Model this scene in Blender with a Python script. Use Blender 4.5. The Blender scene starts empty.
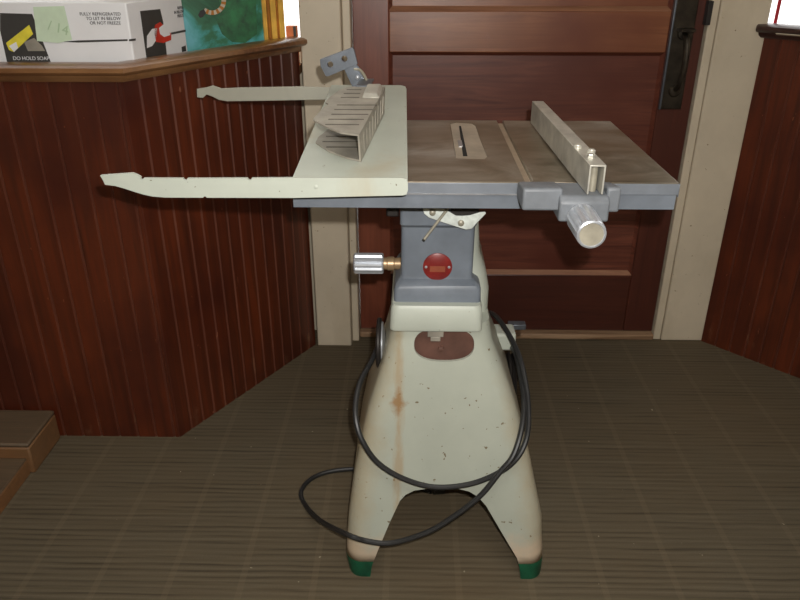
import bpy, bmesh, math, random
from mathutils import Vector, Matrix
random.seed(7)
D=bpy.data; C=bpy.context.scene.collection; PI=math.pi
# ---------------------------------------------------------------- camera model (800x600)
H=1.25; F=725.0; TH=math.radians(26); YW=math.radians(1.14)
cam=D.cameras.new('camera'); co=D.objects.new('camera',cam); C.objects.link(co)
co.location=(0,0,H); co.rotation_euler=(PI/2-TH,0,YW)
cam.sensor_width=36; cam.lens=36*F/800; cam.clip_start=.02
bpy.context.scene.camera=co
fw=Vector((-math.sin(YW)*math.cos(TH),math.cos(YW)*math.cos(TH),-math.sin(TH)))
rt=Vector((math.cos(YW),math.sin(YW),0)); up=rt.cross(fw); CP=Vector((0,0,H))
def ray(x,y): return fw+rt*((x-400)/F)-up*((y-300)/F)
def UZ(x,y,z=0): r=ray(x,y); return CP+r*((z-H)/r.z)       # point of a real horizontal plane
def UY(x,y,Y): r=ray(x,y); return CP+r*(Y/r.y)             # point of a real upright plane
def UT(x,y,o=0):                                           # point of the tilted frame plate
    s=.0672; r=ray(x,y); t=(.915+o-1.12*s-H)/(r.z-s*r.y); return CP+r*t
# ---------------------------------------------------------------- materials
def sr(c):
    f=lambda v:(v/255/12.92) if v<=10 else ((v/255+.055)/1.055)**2.4
    return (f(c[0]),f(c[1]),f(c[2]),1)
class NT:
    def __init__(s,name):
        s.m=D.materials.new(name); s.m.use_nodes=True; s.t=s.m.node_tree; s.n=s.t.nodes
        s.b=s.n['Principled BSDF']; s.tc=s.n.new('ShaderNodeTexCoord')
    def link(s,a,b): s.t.links.new(a,b)
    def mapv(s,scale=(1,1,1),rot=(0,0,0)):
        mp=s.n.new('ShaderNodeMapping'); mp.inputs['Scale'].default_value=scale; mp.inputs['Rotation'].default_value=rot
        s.link(s.tc.outputs['Object'],mp.inputs['Vector']); return mp.outputs[0]
    def noise(s,scale,detail=4,rough=.6,sc=(1,1,1),dist=0):
        n=s.n.new('ShaderNodeTexNoise'); n.inputs['Scale'].default_value=scale; n.inputs['Detail'].default_value=detail
        n.inputs['Roughness'].default_value=rough; n.inputs['Distortion'].default_value=dist
        s.link(s.mapv(sc),n.inputs['Vector']); return n.outputs['Fac']
    def ramp(s,src,stops):
        r=s.n.new('ShaderNodeValToRGB'); e=r.color_ramp.elements
        while len(e)<len(stops): e.new(.5)
        for q,(p,c) in zip(e,stops): q.position=p; q.color=c if len(c)==4 else sr(c)
        s.link(src,r.inputs[0]); return r.outputs[0]
    def mix(s,fac,a,b,mode='MIX'):
        m=s.n.new('ShaderNodeMix'); m.data_type='RGBA'; m.blend_type=mode
        for k,v in ((0,fac),(6,a),(7,b)):
            if hasattr(v,'links') or isinstance(v,bpy.types.NodeSocket): s.link(v,m.inputs[k])
            else: m.inputs[k].default_value=v
        return m.outputs[2]
    def math(s,op,a,b=0):
        m=s.n.new('ShaderNodeMath'); m.operation=op
        for k,v in ((0,a),(1,b)):
            if isinstance(v,bpy.types.NodeSocket): s.link(v,m.inputs[k])
            else: m.inputs[k].default_value=v
        return m.outputs[0]
    def bump(s,h,st=.3,d=.002):
        b=s.n.new('ShaderNodeBump'); b.inputs['Strength'].default_value=st; b.inputs['Distance'].default_value=d
        s.link(h,b.inputs['Height']); s.link(b.outputs[0],s.b.inputs['Normal'])
    def col(s,v):
        if isinstance(v,bpy.types.NodeSocket): s.link(v,s.b.inputs['Base Color'])
        else: s.b.inputs['Base Color'].default_value=v
    def set(s,rough=.5,metal=0,spec=.5,coat=0):
        s.b.inputs['Roughness'].default_value=rough; s.b.inputs['Metallic'].default_value=metal
        s.b.inputs['Specular IOR Level'].default_value=spec; s.b.inputs['Coat Weight'].default_value=coat
        s.b.inputs['Coat Roughness'].default_value=.25
        return s.m
W1=(1,1,1,1); K0=(0,0,0,1)
def simple(name,c,rough=.5,metal=0,var=.12,scale=25,bump=.1,spec=.5):
    t=NT(name); n=t.noise(scale)
    a=sr([max(0,v*(1-var)) for v in c]); b=sr([min(255,v*(1+var)) for v in c])
    t.col(t.ramp(n,[(.3,a),(.7,b)]))
    if bump: t.bump(t.noise(scale*6),bump,.001)
    return t.set(rough,metal,spec)
def wood(name,c1,c2,axis='z',rough=.35,scale=1,c3=None,coat=0.2,spec=.5):
    t=NT(name); sc={'z':(30,30,1.6),'x':(1.6,30,30),'y':(30,1.6,30)}[axis]
    n=t.noise(1.6*scale,6,.65,sc,1.2); big=t.noise(3.2,3,.5)
    a=t.ramp(n,[(.3,c1),(.7,c2)])
    if c3: a=t.mix(t.ramp(big,[(.4,K0),(.68,W1)]),a,sr(c3))
    t.col(a); t.bump(n,.12,.001); return t.set(rough,0,spec,coat)
M={}
def paint(name,base,chip,rust,rough=.45,rustx=False):
    t=NT(name)
    c=t.ramp(t.noise(6,5),[(.3,[v*.93 for v in base]),(.7,base)])
    sp=t.ramp(t.noise(85,3,.55),[(.71,K0),(.74,W1)]); c=t.mix(sp,c,sr(chip))
    st=t.ramp(t.noise(2.6,6,.6,(2.4,2.4,.8)),[(.57,K0),(.74,(.75,.75,.75,1))]); c=t.mix(st,c,sr(rust))
    t.col(c); t.bump(t.noise(40),.08,.001); return t.set(rough)
M['cream']=paint('cream_enamel',(184,189,177),(112,104,86),(172,164,142))
def stand_paint():
    t=NT('aged_cream_enamel')
    c=t.ramp(t.noise(5,5),[(.3,(158,162,150)),(.7,(172,176,163))])
    sp=t.ramp(t.noise(95,2,.5),[(.71,K0),(.73,W1)]); c=t.mix(sp,c,sr((110,98,76)))
    sx=t.n.new('ShaderNodeSeparateXYZ'); t.link(t.tc.outputs['Object'],sx.inputs[0])
    # brown streak run down the front, left of the middle
    d=t.math('ABSOLUTE',t.math('ADD',sx.outputs['X'],.028)); near=t.math('SUBTRACT',1,t.math('MULTIPLY',d,32))
    band=t.math('MULTIPLY',t.math('MAXIMUM',near,0),t.noise(9,6,.7,(3,1,.7)))
    c=t.mix(t.ramp(band,[(.30,K0),(.50,(.6,.6,.6,1))]),c,sr((158,134,100)))
    dz=t.math('ABSOLUTE',t.math('SUBTRACT',sx.outputs['Z'],.405)); rr=t.math('ADD',t.math('MULTIPLY',d,1.6),t.math('ADD',dz,t.math('MULTIPLY',t.noise(38,4,.7),.05)))
    c=t.mix(t.ramp(rr,[(.040,(.85,.85,.85,1)),(.062,K0)]),c,sr((140,104,62)))
    # worn yellowish dirt near the outer edges and feet
    ed=t.math('ABSOLUTE',t.math('SUBTRACT',sx.outputs['X'],.075)); low=t.math('MULTIPLY',sx.outputs['Z'],.17)
    e=t.math('ADD',t.math('ADD',ed,low),t.math('MULTIPLY',t.noise(11,5,.7),.10))
    c=t.mix(t.ramp(e,[(.222,K0),(.285,(.62,.62,.62,1))]),c,sr((162,142,108)))
    # bare scratched metal just above the feet
    f=t.math('ADD',sx.outputs['Z'],t.math('MULTIPLY',t.noise(30,4,.7),.09))
    c=t.mix(t.ramp(f,[(.11,(.75,.75,.75,1)),(.15,K0)]),c,sr((190,168,144)))
    t.col(c); t.bump(t.noise(45),.08,.001); return t.set(.42)
M['stand']=stand_paint()
M['creamd']=paint('grimy_cream_enamel',(164,162,148),(96,92,82),(126,122,112))
M['grey']=simple('grey_casting_paint',(108,115,124),.45,0,.07,14,.15)
M['greyd']=simple('grey_machine_paint',(106,112,120),.42,0,.1,10,.12)
M['greyl']=simple('light_grey_edge_paint',(116,121,128),.38,.1,.07,16,.12)
M['greyw']=simple('grey_fence_casting',(108,112,117),.5,0,.08,20,.25)
M['bright_edge']=simple('bright_steel_edge',(150,150,152),.35,.5)
def tabletop():
    t=NT('stained_cast_iron')
    a=t.ramp(t.noise(5,6,.65,(1,1.6,1),.8),[(.3,(92,84,68)),(.44,(124,114,98)),(.56,(146,138,124)),(.72,(176,172,162))])
    b=t.ramp(t.noise(3,3),[(.42,K0),(.66,(.55,.55,.55,1))]); a=t.mix(b,a,sr((112,92,68)))
    t.col(a); t.bump(t.noise(120),.06,.0005); return t.set(.36,.45)
M['iron']=tabletop()
M['insert']=simple('insert_plate_metal',(176,166,148),.4,.4,.08)
M['groove']=simple('milled_groove_metal',(172,156,134),.4,.4,.08)
M['alu']=simple('cast_aluminium',(186,183,172),.4,.4,.12,20,.15)
M['slotd']=simple('slot_shade',(92,86,76),.7,0,.15,40,.1)  # dark tone of the shade painted into the guard slots
M['alud']=simple('dull_aluminium',(158,152,140),.55,.25,.1,20,.15)
M['chrome']=simple('chrome',(196,200,206),.3,.6,.06,30,0)
M['knobend']=simple('worn_knob_end',(158,152,136),.45,.3,.1)
M['steel']=simple('zinc_steel',(96,101,108),.4,.55,.1,30,.15)
M['brass']=simple('brass',(178,150,116),.38,.5,.1)
M['black']=simple('black_rubber',(34,34,34),.45,0,.1,30,.05)
M['dark']=simple('dark_metal',(46,42,40),.5,.4)
M['void']=simple('blackened_slot',(14,13,12),.8)
M['white']=simple('chipped_white_enamel',(206,212,206),.4,0,.1,60)
M['rustplate']=simple('red_brown_primer',(92,64,54),.55,0,.2,14,.2)
M['green']=simple('green_paint',(18,70,48),.4,0,.28,24,.3)
M['badge']=simple('red_enamel_badge',(122,36,33),.35,0,.12,40,0)
M['badgeln']=simple('worn_gold_letters',(150,80,58),.4,.3)
M['panel']=wood('bead_board_varnish',(72,25,11),(116,44,18),'z',.36,.7,(78,28,14),.10)
M['panelgroove']=simple('dusty_groove',(94,48,32),.6,0,.25,20,.1)
def board(name,c1,c2,c3,wear,wz):
    t=NT(name); n=t.noise(1.5,5,.6,(22,22,1.2),1.0); a=t.ramp(n,[(.3,c1),(.7,c2)])
    a=t.mix(t.ramp(t.noise(2.6,4,.6),[(.42,K0),(.66,W1)]),a,sr(c3))
    sx=t.n.new('ShaderNodeSeparateXYZ'); t.link(t.tc.outputs['Object'],sx.inputs[0])
    lo=t.math('SUBTRACT',t.noise(17,5,.65,(1,1,.5)),t.math('MULTIPLY',sx.outputs['Z'],wz))
    a=t.mix(t.ramp(lo,[(.56,K0),(.66,(.6,.6,.6,1))]),a,sr(wear))
    sp=t.ramp(t.noise(60,3,.5,(1,1,.45)),[(.735,K0),(.75,(.8,.8,.8,1))]); a=t.mix(sp,a,sr((132,84,62)))
    t.col(a); t.bump(n,.1,.001); return t.set(.36,0,.5,.1)
M['panel']=board('bead_board_varnish',(58,25,14),(98,42,20),(62,24,15),(108,72,52),1.1)
M['panelgroove']=board('dusty_groove',(84,45,32),(106,60,44),(78,40,30),(132,98,70),.45)
M['cap']=wood('cap_rail_varnish',(82,52,32),(124,84,52),'x',.28,1,(148,108,70),.3)
M['capd']=wood('dark_cap_rail',(42,24,20),(60,36,30),'x',.3)
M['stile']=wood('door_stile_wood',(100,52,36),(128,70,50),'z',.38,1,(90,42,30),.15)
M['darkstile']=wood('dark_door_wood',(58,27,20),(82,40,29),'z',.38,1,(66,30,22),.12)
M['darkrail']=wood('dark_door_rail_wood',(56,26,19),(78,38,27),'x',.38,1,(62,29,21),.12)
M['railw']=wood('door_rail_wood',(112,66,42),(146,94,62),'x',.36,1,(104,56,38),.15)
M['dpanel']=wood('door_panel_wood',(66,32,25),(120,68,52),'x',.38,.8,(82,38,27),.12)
M['mould']=wood('worn_moulding_wood',(112,74,52),(150,106,80),'x',.45)
M['casing']=paint('cream_casing_paint',(200,187,165),(120,100,74),(182,168,144),.5)
M['sill']=wood('worn_threshold_wood',(112,84,60),(168,138,108),'x',.6)
M['plaster']=simple('wall_plaster',(190,178,156),.8,0,.04,6,.05)
M['ceil']=simple('ceiling_paint',(205,200,188),.9,0,.03,6,0)
M['shelf']=wood('display_shelf_wood',(110,80,52),(150,112,74),'x',.5)
M['stepw']=wood('rough_step_wood',(100,66,38),(136,92,54),'x',.6,1,(112,84,56),0)
M['steptop']=wood('worn_step_top',(74,60,45),(102,84,64),'x',.6,1,None,0)
M['gold']=simple('gilded_wood',(226,176,80),.32,.4,.15,12,.1)
M['golddark']=simple('gilded_wood_shade',(150,96,34),.4,.4,.15,12,.1)
M['card']=simple('white_cardboard',(224,224,226),.6,0,.02,6,0)
M['print']=simple('dark_print',(56,54,52),.6,0,.05)
M['note']=simple('pale_green_paper',(198,216,190),.7,0,.03)
M['pencil']=simple('pencil_mark',(168,192,158),.7,0,.03)
M['yellow']=simple('yellow_print',(214,200,60),.6,0,.08)
M['redp']=simple('red_print',(196,50,34),.5,0,.1)
M['orange']=simple('orange_card',(214,120,70),.6,0,.1)
M['redtrim']=simple('red_window_tape',(176,40,52),.6,0,.05)
def painting():
    t=NT('teal_green_canvas')
    a=t.ramp(t.noise(7,5,.6,(1,1,1),.8),[(.36,(20,74,44)),(.47,(40,104,72)),(.54,(56,140,132)),(.64,(96,168,178))])
    t.col(a); return t.set(.4)
M['canvas']=painting()
M['dkgreen']=simple('dark_green_oil',(28,84,48),.45,0,.35,30,.2)
M['bronze']=simple('aged_bronze',(62,56,48),.35,.7,.25,30,.1)
def carpet():
    t=NT('ribbed_carpet')
    sx=t.n.new('ShaderNodeSeparateXYZ'); t.link(t.tc.outputs['Object'],sx.inputs[0])
    rib=t.noise(1,3,.7,(2.5,110,1)); fine=t.noise(260,2,.6); big=t.noise(1.3,4,.6)
    wv=t.math('SINE',t.math('ADD',t.math('MULTIPLY',sx.outputs['Y'],2*PI/.017),t.math('MULTIPLY',t.noise(2,2,.5,(3,10,1)),5)))
    rib=t.math('ADD',t.math('MULTIPLY',rib,.62),t.math('ADD',.19,t.math('MULTIPLY',wv,.075)))
    a=t.ramp(rib,[(.33,(62,55,44)),(.45,(90,81,65)),(.68,(106,97,80))])
    a=t.mix(t.math('MULTIPLY',fine,.55),a,sr((72,64,50)))
    a=t.mix(t.ramp(big,[(.4,K0),(.7,(.4,.4,.4,1))]),a,sr((100,82,58)))
    fr=t.math('FRACT',t.math('MULTIPLY',t.math('ADD',sx.outputs['X'],5.03),1/.158))
    ln=t.math('LESS_THAN',t.math('ABSOLUTE',t.math('SUBTRACT',fr,.5)),.045)
    a=t.mix(t.math('MULTIPLY',ln,.10),a,sr((134,118,94)))
    du=t.ramp(t.noise(55,2,.5),[(.76,K0),(.78,(.7,.7,.7,1))]); a=t.mix(du,a,sr((160,150,128)))
    t.col(a); t.bump(rib,.5,.003); return t.set(.85,0,.2)
M['carpet']=carpet()
def glass():
    t=NT('window_glass'); tr=t.n.new('ShaderNodeBsdfTransparent'); g=t.n.new('ShaderNodeBsdfGlossy'); g.inputs['Roughness'].default_value=.02
    mx=t.n.new('ShaderNodeMixShader'); mx.inputs[0].default_value=.06
    t.link(tr.outputs[0],mx.inputs[1]); t.link(g.outputs[0],mx.inputs[2]); t.link(mx.outputs[0],t.n['Material Output'].inputs[0]); return t.m
M['glass']=glass()
# ---------------------------------------------------------------- mesh helpers
class MB:
    def __init__(s): s.bm=bmesh.new(); s.i=0
    def mat(s,i): s.i=i; return s
    def face(s,vs):
        try: f=s.bm.faces.new(vs); f.material_index=s.i; return f
        except ValueError: return None
    def box(s,x0,x1,y0,y1,z0,z1,mx=None):
        v=[s.bm.verts.new(p) for p in ((x0,y0,z0),(x1,y0,z0),(x1,y1,z0),(x0,y1,z0),(x0,y0,z1),(x1,y0,z1),(x1,y1,z1),(x0,y1,z1))]
        if mx is not None:
            for q in v: q.co=mx@q.co
        for f in ((0,3,2,1),(4,5,6,7),(0,1,5,4),(1,2,6,5),(2,3,7,6),(3,0,4,7)): s.face([v[k] for k in f])
        return s
    def prism(s,pts,d):            # pts: 3D polygon, d: extrude vector
        d=Vector(d); a=[s.bm.verts.new(p) for p in pts]; b=[s.bm.verts.new(Vector(p)+d) for p in pts]; n=len(a)
        s.face(a); s.face(b[::-1])
        for k in range(n): s.face([a[k],b[k],b[(k+1)%n],a[(k+1)%n]])
        return s
    def lathe(s,p0,axis,prof,n=32,flute=0,fr=None):   # prof: [(t,r)] along axis from p0
        p0=Vector(p0); ax=Vector(axis).normalized(); u=ax.orthogonal().normalized(); w=ax.cross(u); rings=[]
        for t,r in prof:
            ring=[]
            for k in range(n):
                a=2*PI*k/n; rr=r
                if flute and fr and fr[0]<=t<=fr[1]: rr=r*(1-.15*(1 if (k%flute)==0 else 0))
                ring.append(s.bm.verts.new(p0+ax*t+(u*math.cos(a)+w*math.sin(a))*rr))
            rings.append(ring)
        for A,B in zip(rings,rings[1:]):
            for k in range(n): s.face([A[k],A[(k+1)%n],B[(k+1)%n],B[k]])
        s.face(rings[0][::-1]); s.face(rings[-1]); return s
    def cyl(s,a,b,r,n=20):
        a=Vector(a); b=Vector(b); return s.lathe(a,b-a,[(0,r),((b-a).length,r)],n)
    def tube(s,pts,r,n=10):
        P=[Vector(p) for p in pts]; u=None; rings=[]
        for k,p in enumerate(P):
            t=(P[min(k+1,len(P)-1)]-P[max(k-1,0)]).normalized()
            u=t.orthogonal().normalized() if u is None else (u-t*u.dot(t)).normalized()
            w=t.cross(u); rings.append([s.bm.verts.new(p+(u*math.cos(2*PI*j/n)+w*math.sin(2*PI*j/n))*r) for j in range(n)])
        for A,B in zip(rings,rings[1:]):
            for k in range(n): s.face([A[k],A[(k+1)%n],B[(k+1)%n],B[k]])
        s.face(rings[0][::-1]); s.face(rings[-1]); return s
    def loft(s,rings,cap=True):
        R=[[s.bm.verts.new(p) for p in r] for r in rings]; n=len(R[0])
        for A,B in zip(R,R[1:]):
            for k in range(n): s.face([A[k],A[(k+1)%n],B[(k+1)%n],B[k]])
        if cap: s.face(R[0][::-1]); s.face(R[-1])
        return s
    def mesh(s,name,mats,smooth=False):
        bmesh.ops.recalc_face_normals(s.bm,faces=s.bm.faces)
        me=D.meshes.new(name); s.bm.to_mesh(me); s.bm.free()
        for m in (mats if isinstance(mats,(list,tuple)) else [mats]): me.materials.append(M[m])
        if smooth:
            for p in me.polygons: p.use_smooth=True
            try: me.set_sharp_from_angle(angle=math.radians(35))
            except Exception: pass
        return me
    def build(s,name,mats,parent=None,bevel=0,smooth=False,seg=2,label=None):
        o=D.objects.new(name,s.mesh(name,mats,smooth)); C.objects.link(o)
        if bevel:
            b=o.modifiers.new('bevel','BEVEL'); b.width=bevel; b.segments=seg; b.limit_method='ANGLE'; b.angle_limit=math.radians(30)
            for p in o.data.polygons: p.use_smooth=True
            try: o.data.set_sharp_from_angle(angle=math.radians(35))
            except Exception: pass
        if parent is not None:
            par=parent; o.parent=par; o.matrix_parent_inverse=WM(par).inverted()
        if label: o['label']=label
        return o
def WM(o):
    m=o.matrix_basis.copy()
    if o.parent: m=WM(o.parent)@o.matrix_parent_inverse@m
    return m
def empty(name,loc,label,cat,group=None):
    o=D.objects.new(name,None); C.objects.link(o); o.location=loc; o.empty_display_size=.05; return tag(o,label,cat,group)
def tag(o,label,cat,group=None):
    o['label']=label; o['category']=cat
    if group: o['group']=group
    return o
def struct(o,label=None):
    o['kind']='structure'
    if label: o['label']=label; 
    return o
def catmull(P,n=8):
    P=[Vector(p) for p in P]; Q=[P[0]]+P+[P[-1]]; out=[]
    for i in range(1,len(Q)-2):
        a,b,c,d=Q[i-1:i+3]
        for k in range(n):
            t=k/n; out.append(.5*((2*b)+(c-a)*t+(2*a-5*b+4*c-d)*t*t+(3*b-a-3*c+d)*t**3))
    out.append(P[-1]); return out
def rrect(x0,x1,y0,y1,z,r,n=6):
    pts=[]
    for cx,cy,a0 in ((x1-r,y1-r,0),(x0+r,y1-r,PI/2),(x0+r,y0+r,PI),(x1-r,y0+r,3*PI/2)):
        for k in range(n+1):
            a=a0+PI/2*k/n; pts.append(Vector((cx+r*math.cos(a),cy+r*math.sin(a),z)))
    return pts
def cut(o,cutters):
    """boolean-cut o with meshes, bake the result and remove the cutters"""
    tmp=[]
    for me in cutters:
        c=D.objects.new('cutter',me); C.objects.link(c); tmp.append(c)
        b=o.modifiers.new('cut','BOOLEAN'); b.operation='DIFFERENCE'; b.object=c; b.solver='EXACT'
    bpy.context.view_layer.update()
    dg=bpy.context.evaluated_depsgraph_get(); me=D.meshes.new_from_object(o.evaluated_get(dg))
    o.modifiers.clear(); o.data=me
    for c in tmp: D.objects.remove(c)
    for p in me.polygons: p.use_smooth=True
    try: me.set_sharp_from_angle(angle=math.radians(32))
    except Exception: pass
# ================================================================ SETTING
RX0,RX1,RY0=-2.7,2.7,-2.6; YW_=2.26; CZ=2.9
struct(MB().box(RX0,RX1,RY0,YW_+.2,-.1,0).build('floor','carpet'))
struct(MB().box(RX0,RX1,RY0,YW_+.2,CZ,CZ+.1).build('ceiling','ceil'))
struct(MB().box(RX0-.1,RX0,RY0,YW_+.2,0,CZ).build('wall_left','plaster'))
struct(MB().box(RX1,RX1+.1,RY0,YW_+.2,0,CZ).build('wall_right','plaster'))
struct(MB().box(RX0,RX1,RY0-.1,RY0,0,CZ).build('wall_rear','plaster'))
# street-side wall: piers around the door, below and above the show windows
w=MB()
for a,b,c,d in ((RX0,-.315,0,.93),(RX0,-.315,2.45,CZ),(-.315,-.19,2.2,CZ),(.87,RX1,2.45,CZ),(-.19,.87,2.15,CZ),(1.02,RX1,0,.93)):
    w.box(a,b,YW_+.05,YW_+.15,c,d)
struct(w.build('wall_front','plaster'))
# casings
def casing(name,x0,x1,stop0,stop1,yo):
    o=struct(MB().box(x0,x1,YW_-yo,YW_+.15,0,2.45).build(name,'casing',bevel=.004))
    o2=struct(MB().box(stop0,stop1,YW_+(.002 if x0>0 else -.03),YW_+.09,0,2.15).build(name+'1','casing',bevel=.003)); return o
casing('trim_1',-.33,-.212,-.2115,-.188,.066)
casing('trim_2',.876,1.02,.850,.8755,.004)
struct(MB().box(-.33,1.02,YW_-.07,YW_+.02,2.452,2.56).build('trim_3','casing',bevel=.004))
# threshold
struct(MB().box(-.187,.849,YW_-.006,YW_+.10,0,.022).build('trim_4','sill',bevel=.005))
# ---- door
DY=2.28; dx0,dx1=-.185,.848; dz0,dz1=.024,2.14
do=D.objects.new('door_1',None); C.objects.link(do); do.location=(dx0,DY,0); struct(do,'dark varnished wooden panelled door behind the table saw')
pxl,pxr=-.078,.746; zb0,zb1=.238,.964; zu0,zu1=1.08,1.98
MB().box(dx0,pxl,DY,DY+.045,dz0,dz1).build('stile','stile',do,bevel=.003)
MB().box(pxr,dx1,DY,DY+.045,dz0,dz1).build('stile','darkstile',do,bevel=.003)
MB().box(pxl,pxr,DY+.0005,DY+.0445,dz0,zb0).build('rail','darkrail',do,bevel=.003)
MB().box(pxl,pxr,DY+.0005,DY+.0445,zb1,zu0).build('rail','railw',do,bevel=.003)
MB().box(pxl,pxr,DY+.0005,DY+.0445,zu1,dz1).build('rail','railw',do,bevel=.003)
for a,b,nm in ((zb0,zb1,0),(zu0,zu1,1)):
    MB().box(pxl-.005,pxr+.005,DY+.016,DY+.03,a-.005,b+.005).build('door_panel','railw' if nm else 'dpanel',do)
    m=MB(); t=.010
    m.prism([(pxl,DY+.002,a),(pxl,DY+.016,a),(pxl,DY+.016,a+t*1.3)],(pxr-pxl,0,0))
    m.build('moulding','mould',do); m=MB()
    m.prism([(pxl,DY+.006,b),(pxl,DY+.016,b),(pxl,DY+.016,b-t)],(pxr-pxl,0,0))
    m.prism([(pxl,DY+.004,a),(pxl,DY+.016,a),(pxl+t,DY+.016,a)],(0,0,b-a))
    m.prism([(pxr,DY+.004,a),(pxr,DY+.016,a),(pxr-t,DY+.016,a)],(0,0,b-a))
    m.build('moulding','dpanel',do)
# latch plate with thumb latch and grip
pl=MB(); pl.box(.750,.818,DY-.006,DY+.002,.80,1.2)
plate=pl.build('latch_plate','bronze',do,bevel=.003)
MB().box(.748,.7545,DY-.012,DY+.001,.80,1.2).build('raised_edge','steel',plate,bevel=.002)
g=MB(); gx=.788
g.tube(catmull([(gx,DY-.004,1.02),(gx,DY-.035,1.01),(gx,DY-.055,.975),(gx,DY-.058,.93),(gx,DY-.045,.885),(gx,DY-.02,.865),(gx,DY-.004,.86)],6),.0085)
g.lathe((gx,DY-.008,.855),(0,-1,0),[(0,.018),(.006,.014),(.008,.002)],20)
g.build('handle_grip','bronze',plate,smooth=True)
g=MB(); g.box(gx-.022,gx+.02,DY-.05,DY-.004,1.028,1.036); g.lathe((gx,DY-.004,1.02),(0,-1,0),[(0,.019),(.008,.016),(.01,.002)],20)
g.build('thumb_latch','bronze',plate,smooth=True)
MB().box(.838,.852,DY-.03,DY-.006,1.045,1.11).build('strike_plate','dark',do,bevel=.001)
h=MB(); h.cyl((-.196,DY-.03,.30),(-.196,DY-.03,.39),.006); h.lathe((-.196,DY-.03,.39),(0,0,1),[(0,.004),(.004,.008),(.010,.007),(.013,.001)],12)
h.build('hinge','dark',do,smooth=True)
# ---- bead board panels (grooved boards)
def beadboard(name,p0,p1,h,pitch,mat='panel',thick=.02,flip=1):
    a=Vector((p0[0],p0[1],0)); b=Vector((p1[0],p1[1],0)); L=(b-a).length; u=(b-a)/L; nrm=Vector((u.y,-u.x,0))*flip
    m=MB(); n=int(L/pitch)+1; g=.0035; prof=[]
    for k in range(n):
        s0=k*pitch; s1=min(L,(k+1)*pitch)
        if s1-s0<.012: continue
        prof+=[(s0+g,0,0),(s1-g,0,0),(s1-g*.4,-.0045,1),(s1-g*.0,-.0045,1),(s1+0,-.0045,1)]
    prof=[(0,0,0)]+prof; prof[-1]=(L,prof[-1][1],1)
    bot=[];top=[]
    for s,d,_ in prof:
        p=a+u*s+nrm*d; bot.append(m.bm.verts.new(p)); top.append(m.bm.verts.new(p+Vector((0,0,h))))
    for k in range(len(prof)-1):
        flat=prof[k][1]==0 and prof[k+1][1]==0
        m.mat(0 if flat else 1); m.face([bot[k],bot[k+1],top[k+1],top[k]])
    m.mat(0)
    q=[a,b,b-nrm*thick,a-nrm*thick]; back=[m.bm.verts.new(x) for x in (q[3],q[2])]+[m.bm.verts.new(x+Vector((0,0,h))) for x in (q[2],q[3])]
    m.face(back)
    return struct(m.build(name,[mat,'panelgroove']))
CL=Vector((-.656,1.664)); CR=Vector((-.337,2.205))
beadboard('wall_left_counter',(RX0,CL.y),CL,.99,.052)
beadboard('wall_left_return',CL,CR,.99,.0455)
R0=Vector((1.017,2.255)); R1=Vector((1.92,1.30))
beadboard('wall_right_counter',R0,R1,1.015,.05)
beadboard('wall_right_return',R1,(RX1,1.30),1.015,.05)
# corner bead and toe moulding
def rail(name,pts,prof,mat):   # prof (out,z) swept along plan polyline, mitred
    n=len(pts); P=[Vector((p[0],p[1],0)) for p in pts]; rings=[]
    for k in range(n):
        d0=(P[k]-P[k-1]).normalized() if k else (P[1]-P[0]).normalized()
        d1=(P[k+1]-P[k]).normalized() if k<n-1 else d0
        n0=Vector((d0.y,-d0.x,0)); n1=Vector((d1.y,-d1.x,0)); mm=(n0+n1); mm=mm/mm.length; sc=1/max(.3,mm.dot(n0))
        rings.append([P[k]+mm*o*sc+Vector((0,0,z)) for o,z in prof])
    return struct(MB().loft(rings).build(name,mat,smooth=True))
capprof=[(-.040,1.0),(-.040,1.014),(-.02,1.016),(.020,1.014),(.028,1.009),(.029,1.000),(.024,.994),(.013,.991),(.012,.984),(.006,.977),(0.0,.976),(-.02,.976),(-.02,1.0)]
rail('trim_5',[(RX0,CL.y),CL,CR+Vector((.002,.003))],capprof,'cap')
rail('trim_6',[R0+Vector((-.012,.012)),R1,(RX1,1.30)],[(o,z+.034) for o,z in capprof],'capd')
rail('trim_9',[R0+(R1-R0)*.03,R0+(R1-R0)*.10],[(.0135,1.0255),(.0245,1.0285),(.0255,1.0265),(.0145,1.0225)],'casing')
# display shelves behind the counters and window glazing
def poly_slab(name,pts,z0,z1,mat):
    return struct(MB().prism([(p[0],p[1],z0) for p in pts],(0,0,z1-z0)).build(name,mat))
poly_slab('trim_7',[(RX0,CL.y+.06),(CL.x-.04,CL.y+.06),(CR.x-.06,CR.y-.02),(CR.x-.008,CR.y+.015),(CR.x-.008,2.30),(RX0,2.30)],.905,.93,'shelf')
poly_slab('trim_8',[(R0.x+.06,R0.y+.03),(R1.x+.04,R1.y+.06),(RX1,1.36),(RX1,2.30),(R0.x+.06,2.30)],.905,.93,'shelf')
def window(name,x0,x1,z0,z1,y):
    r=D.objects.new(name,None); C.objects.link(r); r.location=(x0,y,z0); struct(r)
    MB().box(x0,x1,y-.003,y+.003,z0,z1).build('pane','glass',r)
    m=MB(); m.box(x0,x1,y-.02,y+.02,z0-.02,z0+.02).box(x0,x1,y-.02,y+.02,z1-.02,z1+.02)
    for x in (x0,x1): m.box(x-.005,x+.005,y-.02,y+.02,z0,z1)
    m.build('window_frame','casing',r)
    return r
window('window_1',RX0,-.335,.95,2.43,2.32)
wr=window('window_2',1.0,RX1,.95,2.43,2.32)
MB().box(1.062,1.071,2.312,2.316,.99,2.40).build('tape_strip','redtrim',wr,label='narrow red strip up the glass')
# ================================================================ THINGS
# ---- table saw
saw=empty('table_saw',(.075,1.40,0),'old grey and cream table saw standing on the ribbed carpet','table saw')
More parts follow.
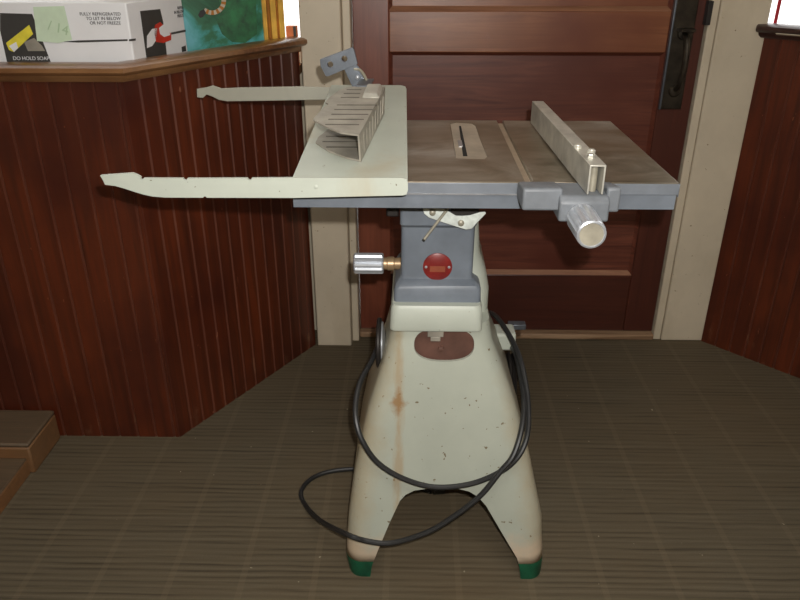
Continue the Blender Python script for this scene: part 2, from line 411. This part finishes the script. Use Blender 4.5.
# stand
zs=[.0,.035,.09,.134,.2,.233,.29,.367,.46,.53,.575]
XL=[(-.02,-.141),(.0,-.141),(.043,-.144),(.134,-.137),(.233,-.123),(.367,-.097),(.49,-.058),(.56,-.042),(.6,-.040)]
XR=[(-.02,.295),(.009,.294),(.134,.285),(.292,.248),(.371,.224),(.461,.191),(.53,.163),(.6,.150)]
def lerp(T,z):
    for (a,b),(c,d) in zip(T,T[1:]):
        if z<=c: return b+(d-b)*(z-a)/(c-a)
    return T[-1][1]
yf=lambda z:1.165+.205*z
yb=lambda z:1.60-.20*z
rings=[rrect(lerp(XL,z),lerp(XR,z),yf(z),yb(z),z,.036,8) for z in [.0,.03,.06,.1,.134,.18,.233,.28,.33,.38,.43,.48,.53,.572]]
m=MB().loft(rings); inner=[rrect(lerp(XL,z)+.007,lerp(XR,z)-.007,yf(z)+.007,yb(z)-.007,z,.030,8) for z in [-.02,.0,.06,.134,.233,.33,.43,.48,.53,.566]]
stand=m.build('stand','stand',saw,smooth=True)
inn=MB().loft(inner).mesh('c','stand')
arch=[(-.085,-.02),(-.085,.03),(-.071,.069),(-.045,.137),(-.024,.186),(-.012,.200),(.006,.210),(.035,.215),(.069,.217),(.100,.215),(.122,.210),(.142,.198),(.160,.177),(.192,.121),(.231,.054),(.238,.03),(.238,-.02)]
c1=MB().prism([(x,1.05,z) for x,z in arch],(0,.75,0)).mesh('c','stand')
side=[(1.23,-.02),(1.235,.05),(1.27,.13),(1.31,.18),(1.385,.2),(1.46,.18),(1.50,.13),(1.535,.05),(1.54,-.02)]
c2=MB().prism([(-.3,y,z) for y,z in side],(.8,0,0)).mesh('c','stand')
ov=[(.0635+.0605*math.copysign(abs(math.cos(a))**.8,math.cos(a)),1.2,.529+.035*math.copysign(abs(math.sin(a))**.8,math.sin(a))) for a in [2*PI*k/40 for k in range(40)]]
c3=MB().prism(ov,(0,.11,0)).mesh('c','stand')
cut(stand,[inn,c1,c2,c3])
# primer-red bracket seen through the oval opening
m=MB(); m.box(-.02,.14,1.288,1.294,.47,.562); bp=m.build('inner_plate','rustplate',stand,label='red brown plate behind the oval opening')
m=MB(); m.box(.030,.062,1.280,1.288,.543,.562).box(.036,.056,1.280,1.288,.533,.543); m.build('tab','alud',stand,bevel=.001)
m=MB(); m.lathe((.058,1.288,.512),(0,-1,0),[(0,.007),(.004,.006),(.005,.001)],8); m.build('bolt','rustplate',stand)
# feet: the lowest band of each leg, painted green
fz=.040
def cutbm(me,keep_low):
    bm=bmesh.new(); bm.from_mesh(me)
    r=bmesh.ops.bisect_plane(bm,geom=bm.verts[:]+bm.edges[:]+bm.faces[:],plane_co=(0,0,fz),plane_no=(0,0,1),clear_outer=keep_low,clear_inner=not keep_low)
    bmesh.ops.holes_fill(bm,edges=[e for e in bm.edges if e.is_boundary]); return bm
low=cutbm(stand.data,True)
for sx in (0,1):
    for sy in (0,1):
        b=low.copy(); bmesh.ops.delete(b,geom=[v for v in b.verts if (v.co.x>.075)!=bool(sx) or (v.co.y>1.385)!=bool(sy)],context='VERTS')
        cx=(-.112,.266)[sx]; cy=(1.20,1.56)[sy]
        for v in b.verts:
            if v.co.z<.02: v.co.x=cx+(v.co.x-cx)*.86; v.co.y=cy+(v.co.y-cy)*.9
        me=D.meshes.new('foot'); b.to_mesh(me); b.free(); me.materials.clear(); me.materials.append(M['green'])
        for p in me.polygons: p.use_smooth=True; p.material_index=0
        me.set_sharp_from_angle(angle=math.radians(32))
        o=D.objects.new('foot',me); C.objects.link(o); o.parent=saw; o.matrix_parent_inverse=WM(saw).inverted(); o['label']='green painted foot'
hi=cutbm(stand.data,False); hi.to_mesh(stand.data); hi.free(); low.free()
# cream collar on top of the stand
MB().loft([rrect(-.046,.138,1.262,1.52,.566,.014,5),rrect(-.046,.138,1.26,1.52,.572,.016,5),rrect(-.043,.136,1.264,1.52,.612,.016,5),rrect(-.040,.133,1.268,1.51,.619,.014,5)]).build('collar','cream',saw,smooth=True)
# cream rear body behind the grey column
MB().loft([rrect(-.02,.156,1.33,1.54,.571,.03,5),rrect(-.02,.156,1.33,1.54,.62,.03,5),rrect(-.02,.148,1.335,1.53,.66,.03,5),rrect(-.02,.134,1.34,1.52,.70,.03,5),rrect(-.02,.127,1.345,1.51,.80,.03,5),rrect(-.02,.125,1.345,1.5,.845,.03,5)]).build('rear_body','cream',saw,smooth=True)
# grey column
col=MB(); col.loft([rrect(-.038,.134,1.285,1.45,.615,.008,4),rrect(-.037,.133,1.285,1.45,.646,.008,4),rrect(-.034,.130,1.288,1.45,.653,.010,4),rrect(-.027,.119,1.303,1.45,.661,.010,4),rrect(-.024,.117,1.304,1.44,.668,.010,4),rrect(-.024,.118,1.304,1.44,.768,.010,4),rrect(-.026,.120,1.294,1.44,.776,.008,4),rrect(-.026,.122,1.292,1.44,.856,.008,4)])
colo=col.build('column','grey',saw,smooth=True)
# badge
bd=MB(); bc=(.0465,1.3045,.7)
bc=UY(437.5,266.5,1.304); bd.lathe((bc.x,1.3045,bc.z),(0,-1,0),[(0,.0285),(.0025,.0285),(.0035,.027),(.0036,.001)],40)
badge=bd.build('badge','badge',colo,smooth=True,label='round red maker badge')
bl=MB(); bl.box(bc.x-.015,bc.x+.015,1.3001,1.3008,bc.z-.010,bc.z+.002)
bl.build('nameplate_band','badgeln',badge)
for s in (-1,1): MB().lathe((bc.x+s*.0225,1.301,bc.z),(0,-1,0),[(0,.003),(.0015,.0025),(.002,.0005)],10).build('rivet','chrome',badge,smooth=True)
# tilt scale crescent, its screws and the thin lever
cr=[(422.5,205),(424,211),(429,215),(450,222),(466,227),(472,226),(476,221),(486,210.6),(485,209),(480,209.5),(470,212.5),(463,213.2),(456,213),(449,209),(443,205)]
P=[UY(x,y+2.2,1.286) for x,y in cr]
sc=MB().prism([(p.x,1.282,p.z) for p in P],(0,.004,0)).build('tilt_scale','white',saw,bevel=.0012)
for x,y in ((432.5,212.5),(461,223)):
    p=UY(x,y,1.282); MB().lathe((p.x,1.2825,p.z),(0,-1,0),[(0,.0062),(.003,.006),(.005,.003)],12).build('screw','knobend',sc,smooth=True)
a=UY(449,207,1.275); b=UY(424,239.5,1.235)
lv=MB().cyl(a,b,.0028,12).build('lever','knobend',saw,smooth=True)
m=MB(); a=UY(452,205,1.29); m.box(a.x-.002,a.x+.05,1.284,1.292,.80,.856).build('scale_backing','dark',saw)
# bolts near the table underside
m=MB(); m.box(-.052,-.028,1.30,1.33,.79,.854).build('bracket','dark',saw,bevel=.003)
# left knob with brass collar
k=MB(); k.mat(0).lathe((-.122,1.365,.667),(1,0,0),[(0,.017),(.002,.0205),(.004,.0215),(.058,.0215),(.061,.020),(.062,.014)],40,4,(.003,.059))
kn=k.build('adjusting_knob','chrome',saw,label='chrome fluted knob on the column side')
MB().lathe((-.060,1.365,.667),(1,0,0),[(0,.0125),(.006,.0125),(.008,.0145),(.02,.0145),(.022,.012),(.036,.013)],24).build('brass_collar','brass',kn,smooth=True)
# handwheel low on the left
m=MB(); R=.050; cy,cz=1.37,.478; x=-.072
ringp=[(x,cy+R*math.cos(2*PI*i/40),cz+R*math.sin(2*PI*i/40)) for i in range(41)]
m.tube(ringp,.0055,10); hwheel=m.build('handwheel','dark',saw,smooth=True)
m=MB(); m.lathe((x-.002,cy,cz),(1,0,0),[(-.006,.008),(-.004,.026),(.0,.044),(.006,.047),(.010,.046),(.012,.036),(.016,.014)],36); m.cyl((x+.014,cy,cz),(-.03,cy,cz),.008); m.build('wheel_disc','chrome',hwheel,smooth=True)
# motor, bracket and pulley on the right / rear
mo=MB(); mo.lathe((.0,1.60,.34),(1,0,0),[(0,.055),(.01,.07),(.13,.07),(.145,.055),(.15,.02)],32); mo.box(.03,.12,1.50,1.60,.39,.42)
motor=mo.build('motor','dark',saw,smooth=True)
p0=UY(497,331,1.45); p1=UY(516,351,1.45)
MB().box(.12,.236,1.45,1.505,.414,.458).build('motor_bracket','cream',saw,bevel=.006)
MB().box(.225,.266,1.508,1.53,.438,.452).build('bracket_bolt','steel',saw,bevel=.002)
pu=MB(); pu.lathe((.225,1.475,.335),(1,0,0),[(0,.052),(.004,.056),(.009,.046),(.014,.056),(.018,.052),(.019,.012),(.03,.012)],32)
pul=pu.build('pulley','dark',saw,smooth=True)
m=MB(); m.cyl((.10,1.475,.335),(.226,1.475,.335),.009); m.build('shaft','steel',pul,smooth=True)
bl=MB()
for zz,yy in ((.392,1.478),(.335,1.475)): pass
bl.box(.236,.242,1.468,1.482,.385,.415).build('belt','rustplate',pul,bevel=.002)
# table casting
TX0,TX1,TY0,TY1,TZ=-.206,.437,1.166,1.638,.90
tt=MB()
tt.mat(0).box(TX0,TX1,TY0,TY1,.872,TZ); top=tt.build('table_top','iron',saw)
slot=MB().box(.184,.197,TY0-.02,TY1+.02,.893,.93).mesh('c','iron')
ins=UZ(452,122,.9); 
ip=[UZ(x,y,.9) for x,y in ((450.5,124),(456.5,158),(484,159),(487,156.5),(480,139),(475.5,126),(472,123.5),(456,122.5))]
hole=MB().prism([(p.x,p.y,.895) for p in ip],(0,0,.03)).mesh('c','iron')
cut(top,[slot,hole])
bv=top.modifiers.new('bevel','BEVEL'); bv.width=.0015; bv.segments=2; bv.limit_method='ANGLE'
MB().box(.1845,.1965,TY0,TY1,.8925,.8935).build('mitre_groove','groove',top,label='pale worn mitre groove')
ipl=MB().prism([(p.x,p.y,.8948) for p in ip],(0,0,.0048)).build('throat_plate','insert',top,label='pale throat plate with a dark blade slot')
s0=UZ(459,126,.9);s1=UZ(461,126,.9);s2=UZ(467.5,156,.9);s3=UZ(463,156,.9)
MB().prism([(p.x,p.y,.8995) for p in (s0,s1,s2,s3)],(0,0,.0008)).build('blade_slot','void',ipl)
q=UZ(460,143,.9); MB().box(q.x-.004,q.x+.004,q.y-.03,q.y+.02,.8997,.9012).build('slot_lip','bright_edge',ipl)
m=MB()
m.mat(1).box(TX0,TX1,TY0-.003,TY0,.880,.8985).mat(0)
m.box(TX0+.003,TX1-.002,TY0-.0015,TY0+.012,.854,.880)
m.box(TX0+.003,TX0+.014,TY0+.012,TY1,.854,.872); m.box(TX1-.014,TX1-.002,TY0+.012,TY1,.854,.872); m.box(TX0+.014,TX1-.014,TY1-.012,TY1-.001,.854,.872)
m.mat(1).box(TX1-.0005,TX1+.001,TY0-.003,TY1,.876,.8985)
m.build('apron',['greyd','greyl'],top,bevel=.0015)
for yy in (1.22,1.33,1.45,1.55): MB().box(TX0+.014,TX1-.014,yy,yy+.008,.858,.873).build('underside_rib','greyd',top)
m=MB(); m.box(TX0+.15,.32,TY0-.0042,TY0-.002,.8785,.8808); m.build('edge_highlight','bright_edge',top)  # thin bright strip paints the highlight along the apron step
# rip fence
fa=UZ(590.7,165,.95); fb=UZ(605.7,165,.95); fc=UZ(532.7,101.3,.95); fd=UZ(542.6,101.3,.95)
fc=Vector((.2535,1.60,.95)); fd=Vector((.2775,1.60,.95)); fa=Vector((.2685,1.09,.95)); fb=Vector((.2935,1.09,.95))
def chan(p,q,zt,zb,th=.0028):  # inverted U section end ring
    a=Vector((p.x,p.y,zb));b=Vector((p.x,p.y,zt));c=Vector((q.x,q.y,zt));d=Vector((q.x,q.y,zb)); u=Vector((th,0,0)); v=Vector((0,0,th))
    return [a,b,c,d,d-u,c-u-v,b+u-v,a+u]
fe=MB().loft([chan(fa,fb,.95,.9035),chan(fc,fd,.95,.9035)]).build('rip_fence','alu',saw,bevel=.0006)
hd=MB()
hd.prism([(.170,1.09,.876),(.170,1.09,.9115),(.170,1.100,.9125),(.170,1.160,.903),(.170,1.160,.876)],(.062,0,0))
hd.prism([(.300,1.09,.874),(.300,1.09,.9135),(.300,1.100,.9145),(.300,1.160,.903),(.300,1.160,.874)],(.022,0,0))
hd.prism([(.226,1.078,.862),(.226,1.078,.894),(.226,1.088,.9025),(.226,1.160,.902),(.226,1.160,.862)],(.078,0,0))
head=hd.build('fence_head','greyw',fe,bevel=.004,seg=3,label='grey cast clamp head')
MB().lathe((.2615,1.082,.8695),(0,-1,0),[(0,.020),(.004,.0225),(.008,.0235),(.074,.0225),(.078,.0215),(.079,.019),(.0775,.018),(.0772,.001)],48,4,(.007,.0745)).build('clamp_knob','chrome',fe,label='chrome fluted knob pointing forward')
MB().lathe((.2615,1.0052,.8695),(0,-1,0),[(0,.0178),(.0008,.0178),(.001,.001)],32).build('end_cap','knobend',fe)
for x,y in ((.270,1.195),(.286,1.165),(.279,1.135)):
    MB().lathe((x,y,.95),(0,0,1),[(0,.007),(.004,.007),(.0045,.0055),(.006,.005),(.0062,.0005)],6 if y<1.15 else 14).build('bolt_head','alu',fe)
m=MB(); m.cyl((.281,1.112,.903),(.281,1.112,.946),.006); m.build('clamp_rod','knobend',fe,smooth=True)
# power cord: one continuous run looped round the stand
cp=[]
for x,y,Y in ((486,318,1.56),(491,313,1.50),(500,321,1.45),(512,340,1.40),(521,362,1.35),(527,392,1.30),(528.5,420,1.25),(526,440,1.215),(517,458,1.195),(500,472,1.19),(470,484,1.188),(434,487,1.188),(402,478,1.19),(377,462,1.195),(362,440,1.205),(356,420,1.225),(356,400,1.26),(361,380,1.30),(371,362,1.345)):
    cp.append(UY(x,y,Y))
cp+=[Vector((-.075,1.40,.455)),Vector((-.06,1.52,.44)),Vector((0,1.64,.44)),Vector((.12,1.64,.40)),Vector((.19,1.56,.39)),Vector((.225,1.50,.40))]
for x,y,Y in ((515,352,1.40),(521,378,1.33),(524,405,1.27),(521,432,1.22),(513,456,1.19),(500,472,1.178),(479,497,1.165),(447,521,1.155),(423,534,1.15),(391,543,1.148),(367,541,1.15),(346,534,1.16)):
    cp.append(UY(x,y,Y))
cp+=[UY(321,521,1.27)]
for x,y in ((306,506),(301,492),(311,479),(328,472),(353,469),(385,470)):
    cp.append(UZ(x,y,.0062 if x>302 else .0065))
cp.append(Vector((.05,1.44,.0062)))
cord=MB().tube(catmull(cp,10),.0058,10).build('power_cord','black',saw,smooth=True)
m=MB(); m.lathe((.05,1.44,.0140),(1,.1,0),[(0,.006),(.006,.0125),(.03,.0125),(.034,.011)],16); m.build('plug','black',cord,smooth=True)
# ---- cream extension frame on the table
fr=empty('extension_frame',(-.1,1.12,.915),'cream painted metal frame with two notched arms lying on the saw table','machine frame')
s=.0672
def TP(x,y,o=0): return Vector((x,y,.915+(y-1.12)*s+o))
pts=[TP(-.194,1.1145),TP(-.010,1.1145),TP(-.019,1.700),TP(-.022,1.722),TP(-.032,1.732),TP(-.194,1.732)]
plt=MB().prism(pts,(0,0,.0045)).build('plate','cream',fr,bevel=.0015)
m=MB(); m.box(-.19,-.024,1.60,1.635,.9008,.943); m.build('support_rib','cream',plt)
# front arm + front lip in one bar
def arm(prof,Y,th,notches,name,mat='cream'):
    P=[UY(x,y,Y) for x,y in prof]
    o=MB().prism([(p.x,Y,p.z) for p in P],(0,th,0)).build(name,mat,fr)
    cs=[]
    for x,y,r in notches:
        q=UY(x,y,Y); cs.append(MB().cyl((q.x,Y-.03,q.z),(q.x,Y+.05,q.z),r,14).mesh('c','cream'))
    if cs: cut(o,cs)
    b=o.modifiers.new('bevel','BEVEL'); b.width=.0012; b.segments=2; b.limit_method='ANGLE'; b.angle_limit=math.radians(40)
    return o
arm([(100,175.5),(132,173.2),(137,175),(142,178.3),(200,178.5),(293,178),(402,178),(407,179.5),(408,184),(408,190),(406.5,194.5),(403,195.5),(293,198),(209,197.8),(165,197.6),(152,196.5),(143,194.5),(134,191.8),(124,188.5),(115,186),(105,184.8),(103,180.5)],1.108,.006,[(142,178.6,.0024),(185,178.3,.0034),(249.5,178.3,.0034),(205,198.3,.003)],'front_arm')
arm([(196.6,89),(206,87.5),(212.5,85.6),(217,87),(221,88.5),(240,87.6),(299,86.6),(330,87.5),(402,88),(402,97),(325,99.8),(260,101),(227,101.4),(219,100),(212,96.5),(206.5,94.6),(203,98),(197,97.5)],1.727,.006,[],'rear_arm','creamd')
# rivet dots on the lip
q=UY(316,187,1.108); MB().lathe((q.x,1.1085,q.z),(0,-1,0),[(0,.004),(.001,.003),(.0015,.0005)],12).build('rivet','cream',fr)
q=UY(374,185,1.108)
# ---- blade guard: ribbed aluminium channel lying on its side
gd=empty('blade_guard',tuple(TP(-.11,1.35,.006)),'slotted aluminium blade guard with a steel splitter bracket lying on the cream plate','blade guard')
hU=.056
def cheek(pts,o,slots,name):
    P=[TP(x,y,o) for x,y in pts]
    ob=MB().prism(P,(0,0,.003)).build(name,'alud',gd)
    for x0,x1,y in slots:
        MB().prism([TP(x0,y-.0028,o+.0022),TP(x1,y-.0028,o+.0022),TP(x1,y+.0028,o+.0022),TP(x0,y+.0028,o+.0022)],(0,0,.0011)).build('slot','slotd',ob)  # uncut slot: a dark inlay carries the shade of its interior
    return ob
upP=[(-.062,1.487),(-.092,1.168),(-.120,1.180),(-.150,1.215),(-.174,1.252),(-.174,1.262),(-.164,1.335),(-.158,1.352),(-.166,1.368),(-.162,1.40),(-.148,1.455),(-.136,1.478),(-.125,1.485)]
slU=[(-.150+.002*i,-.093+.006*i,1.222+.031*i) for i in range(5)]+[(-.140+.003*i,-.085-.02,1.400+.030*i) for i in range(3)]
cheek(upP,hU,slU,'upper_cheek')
loP=[(-.066,1.487),(-.092,1.195),(-.115,1.208),(-.150,1.245),(-.177,1.29),(-.176,1.32),(-.160,1.38),(-.140,1.43),(-.125,1.485)]
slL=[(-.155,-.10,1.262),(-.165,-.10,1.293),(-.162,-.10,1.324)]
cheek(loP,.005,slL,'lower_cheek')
# web wall between cheeks, with embossed ribs
A0=TP(-.092,1.168,hU+.003);A1=TP(-.062,1.487,hU+.003);B1=TP(-.064,1.487,.005);B0=TP(-.092,1.192,.005)
m=MB().prism([A0,A1,B1,B0],(.003,0,0))
for i in range(8):
    t=.12+i*.11; a=A0.lerp(A1,t); b=B0.lerp(B1,t)
    m.prism([a+Vector((.0028,-.004,-.01)),a+Vector((.0028,.004,-.01)),b+Vector((.0028,.004,.008)),b+Vector((.0028,-.004,.008))],(.0012,0,0))
web=m.build('web_wall','alud',gd)
# shiny pivot cover at the rear corner
m=MB(); a=TP(-.084,1.45,hU+.003)
m.loft([[TP(x,y,hU+.003) for x,y in ((-.100,1.395),(-.066,1.395),(-.062,1.487),(-.097,1.487))],[TP(x,y,hU+.010) for x,y in ((-.096,1.405),(-.072,1.405),(-.069,1.480),(-.093,1.480))]]).build('pivot_cover','alu',gd,bevel=.002)
# bracket strip rising to the holed plate
YB=1.60
br=[(343,67),(356,64),(363,72),(367,82),(370,91),(355,93),(349,80)]
P=[UY(x,y,YB) for x,y in br]
st=MB().prism([(p.x,YB,p.z) for p in P],(0,.004,0)).build('splitter_arm','steel',gd,bevel=.0008)
for x,y in ((357.5,77.5),(361,86.5)):
    q=UY(x,y,YB); MB().lathe((q.x,YB+.001,q.z),(0,-1,0),[(0,.0045),(.003,.004),(.005,.001)],12).build('rivet','chrome',st,smooth=True)
P=[UY(x,y,YB-.006) for x,y in ((320,59.5),(352.5,47.5),(354,50),(357.5,64),(328,76.5),(325.5,76),(322.5,70),(320.5,66.5))]
hp=MB().prism([(p.x,YB-.006,p.z) for p in P],(0,.012,0)).build('bracket_plate','steel',gd,label='grey steel plate with two bolt holes')
cs=[]
for x,y in ((330.3,64.5),(344.5,58.8)):
    q=UY(x,y,YB-.006); cs.append(MB().cyl((q.x,YB-.05,q.z),(q.x,YB+.05,q.z),.0062,16).mesh('c','steel'))
cut(hp,cs); b=hp.modifiers.new('bevel','BEVEL'); b.width=.0012; b.segments=2; b.limit_method='ANGLE'
q=[UY(x,y,YY) for x,y,YY in ((354,69,1.602),(360,70,1.60),(365,77,1.585),(367.5,85,1.57),(368.5,91,1.54))]
MB().tube(catmull(q,5),.0032,8).build('spring_wire','knobend',gd,smooth=True)
MB().prism([TP(-.118,1.484,hU+.002),TP(-.09,1.484,hU+.002),TP(-.088,1.606,hU-.012),TP(-.116,1.606,hU-.012)],(0,0,.003)).build('splitter_tongue','steel',gd)
MB().prism([TP(-.125,1.484,.005),TP(-.085,1.484,.005),TP(-.10,1.606,.005),TP(-.118,1.606,.005)],(0,0,.003)).build('lower_tongue','steel',gd)
# ---- wooden step at the lower left
ws=empty('wooden_step',(-1.2,1.5,0),'low two-tier wooden step on the carpet against the left counter','step')
m=MB(); m.mat(0).box(-1.60,-.992,1.50,1.655,0,.082).mat(1).box(-1.60,-.992,1.50,1.655,.082,.094); m.build('upper_tread',['stepw','steptop'],ws,bevel=.005)
m=MB(); m.mat(0).box(-1.60,-1.004,1.33,1.4995,0,.044).mat(1).box(-1.60,-1.004,1.33,1.4995,.044,.050); m.build('lower_tread',['stepw','steptop'],ws,bevel=.004)
# ---- carton on the display shelf
bx=empty('cardboard_box',(-.8,1.80,.93),'white printed cardboard carton with a green sticky note, on the left display shelf','box')
bz0,bz1=.932,1.137; ang=math.radians(13); ux=math.sin(ang)*.245; uy=math.cos(ang)*.245
f0=Vector((-1.10,1.735,bz0)); f1=Vector((-.648,1.735,bz0))
MB().prism([f0,f1,f1+Vector((ux,uy,0)),f0+Vector((ux,uy,0))],(0,0,bz1-bz0)).build('carton','card',bx,bevel=.003)
m=MB(); FY=1.7342
def fpoly(px,mat,name,off=0,th=.0008,par=bx):
    P=[UY(x,y,FY-off) for x,y in px]; return MB().prism([(p.x,FY-off,p.z) for p in P],(0,th,0)).build(name,mat,par)
pic=fpoly([(0,13),(32,14),(51,63),(51,75),(8,75),(7,62),(0,30)],'print','printed_picture')
fpoly([(6,43),(29,25),(33,34),(14,52),(9,50)],'yellow','drill_print',.0008,par=pic)
fpoly([(9,46),(14,52),(18,48),(16,42)],'card','drill_print_base',.0016,par=pic)
fpoly([(24,42),(34,38),(42,46),(45,51),(28,51)],'alud','drill_print_body',.0008,par=pic)
fpoly([(62,41.8),(78,40.4),(127.5,39.2),(127.5,41.0),(78,42.6)],'print','printed_band')
def text(body,loc,size,mat,rot,par,name,align='RIGHT',ext=.0003):
    c=D.curves.new(name,'FONT'); c.body=body; c.size=size; c.align_x=align; c.extrude=ext
    t=D.objects.new(name,c); C.objects.link(t); t.location=loc; t.rotation_euler=rot; bpy.context.view_layer.update()
    dg=bpy.context.evaluated_depsgraph_get(); me=D.meshes.new_from_object(t.evaluated_get(dg)); me.name=name; me.materials.clear(); me.materials.append(M[mat])
    o=D.objects.new(name,me); C.objects.link(o); o.matrix_world=t.matrix_world.copy(); mw=t.matrix_world.copy(); D.objects.remove(t)
    o.parent=par; o.matrix_parent_inverse=WM(par).inverted(); o.matrix_basis=mw; return o
for body,y in (('FULLY REFRIGERATED',15.5),('TO LET IN BELOW',20),('OR NOT FREEZE',24.5)):
    q=UY(121,y,FY); text(body,(q.x,FY-.0005,q.z),.0095,'print',(PI/2,0,0),bx,'printed_text')
q=UY(15,60,FY-.001); text('DO HOLD SOAP',(q.x-.004,FY-.0013,q.z),.0115,'card',(PI/2,0,0),pic,'printed_text','LEFT')
nt=fpoly([(33,7),(64,6),(72,40),(58,43),(37,41)],'note','sticky_note',.002,.0008)
q=UY(48,29,FY); text('/ 14',(q.x,FY-.003,q.z),.03,'pencil',(PI/2,.3,0),nt,'pencil_note','LEFT')
# printed side face
u=Vector((math.sin(ang),math.cos(ang),0)); nn=Vector((math.cos(ang),-math.sin(ang),0))
def US(x,y,off=.0006):
    P0=f1+nn*off; r=ray(x,y); t=(P0-CP).dot(nn)/r.dot(nn); return CP+r*t
def spoly(px,mat,name,off=0,par=bx):
    return MB().prism([US(x,y,.0004+off) for x,y in px],nn*.0007).build(name,mat,par)
sp=spoly([(140,11),(160,9),(163,22),(167,58),(166,70),(149,72),(146,55)],'print','printed_picture')
spoly([(147,48),(147,36),(152,29),(157,28),(156,40),(152,46)],'card','helmet_print_back',.0007,sp)
spoly([(155,25),(160,22),(165,27),(171,34),(171,40),(163,43),(156,42),(154,34)],'redp','helmet_print',.0007,sp)
spoly([(159,28),(164,24),(169,30),(170,35),(164,37),(160,34)],'card','helmet_print_front',.0014,sp)
spoly([(171,32.5),(185.5,29.6),(185.5,31.6),(171,34.6)],'print','printed_band')
spoly([(129,39.2),(135.5,38.4),(135.5,40.6),(129,41.2)],'print','printed_band')
spoly([(181.5,47),(185.5,45.5),(186,51),(182,52)],'print','printed_mark')
side_rot=(PI/2,0,PI/2-ang)
for body,y in (('REFRIG',8.5),('IN BELOW',12.5),('FREEZE',16.5)):
    q=US(184,y,.0012); text(body,q,.010,'print',side_rot,bx,'printed_text')
# ---- framed painting leaning behind the carton
pa=empty('framed_painting',(-.45,2.05,.93),'gold framed teal and green underwater painting standing on the left display shelf','painting')
a=Vector((-.80,2.01,.931)); bq=Vector((-.379,2.212,.931)); d=(bq-a); d.z=0; L=d.length; d.normalize(); n=Vector((d.y,-d.x,0))
def pp(s,o,z): return a+d*s+n*o+Vector((0,0,z))
MB().prism([pp(.06,0,.045),pp(L-.06,0,.045),pp(L-.06,0,.50),pp(.06,0,.50)],n*-.012).build('canvas','canvas',pa)
fw_=.056
def member(s0,s1,z0,z1,vert):
    m=MB()
    for k,(o0,o1,dep,mt) in enumerate(((0,.012,.006,0),(.012,.020,.014,1),(.020,.036,.018,0),(.036,.042,.012,1),(.042,.058,.021,0))):
        m.mat(mt)
        if vert==1: q=[(s0+o0,z0),(s0+o1,z0),(s0+o1,z1),(s0+o0,z1)]
        elif vert==-1: q=[(s1-o0,z0),(s1-o1,z0),(s1-o1,z1),(s1-o0,z1)]
        elif vert==2: q=[(s0,z1-o0),(s0,z1-o1),(s1,z1-o1),(s1,z1-o0)]
        else: q=[(s0,z0+o0),(s0,z0+o1),(s1,z0+o1),(s1,z0+o0)]
        m.prism([pp(x,-.012,z) for x,z in q],n*(dep+.012))
    return m
member(L-.06,L,0,.56,1).build('frame_side',['gold','golddark'],pa,bevel=.001)
member(0,.06,0,.56,-1).build('frame_side',['gold','golddark'],pa,bevel=.001)
member(.06,L-.06,-.013,.045,2).build('frame_bottom',['gold','golddark'],pa,bevel=.001)
member(.06,L-.06,.502,.56,3).build('frame_top',['gold','golddark'],pa,bevel=.001)
def UPa(x,y,off=.001):
    P0=a+n*off; r=ray(x,y); t=(P0-CP).dot(n)/r.dot(n); return CP+r*t
MB().prism([UPa(x,y,.0004) for x,y in ((219,0),(256,0),(257,34),(245,43),(232,42),(222,34),(217,22),(222,10))],n*.0006).build('painted_weed','dkgreen',pa)
m=MB()
for k in range(11):
    t0,t1=math.radians(-10+13*k),math.radians(-10+13*(k+1)); m.mat(k%2)
    m.prism([UPa(212+r_*math.cos(t),1+r_*math.sin(t),.001) for r_,t in ((9.5,t0),(14,t0),(14,t1),(9.5,t1))],n*.0005)
m.build('painted_shell_rim',['insert','golddark'],pa)
MB().prism([UPa(x,y,.001) for x,y in ((198,15),(200,11),(204,9),(206,13),(203,17),(200,18))],n*.0006).build('painted_head','dark',pa)
# ---- small orange card by the casing
sm=MB(); q0=UY(290.5,24,2.21); q1=UY(297.5,40,2.21)
so=empty('small_carton',(-.355,2.21,.93),'small orange carton beside the gold frame and the cream casing','box')
MB().box(-.375,-.344,2.222,2.25,.931,1.043).build('carton','orange',so,bevel=.002)
MB().box(-.353,-.345,2.2195,2.2215,.95,1.043).build('dark_edge','print',so)
# ================================================================ LIGHT
wd=D.worlds.new('world'); bpy.context.scene.world=wd; wd.use_nodes=True
bg=wd.node_tree.nodes['Background']; bg.inputs[0].default_value=(1,.985,.97,1); bg.inputs[1].default_value=2.2
def area(name,loc,size,power,color,rot=(0,0,0),shape='SQUARE'):
    l=D.lights.new(name,'AREA'); l.energy=power; l.size=size; l.color=color; l.shape=shape
    o=D.objects.new(name,l); C.objects.link(o); o.location=loc; o.rotation_euler=rot; return o
area('camera_flash',(.035,-.0,H+.06),.02,19,(1,.97,.92),(PI/2-TH,0,YW),'DISK')
area('ceiling_lamp',(.2,-.2,2.86),1.2,27,(1,.95,.88))
vs=bpy.context.scene.view_settings; vs.view_transform='Standard'; vs.look='None'; vs.gamma=1; vs.use_curve_mapping=False; vs.exposure=0
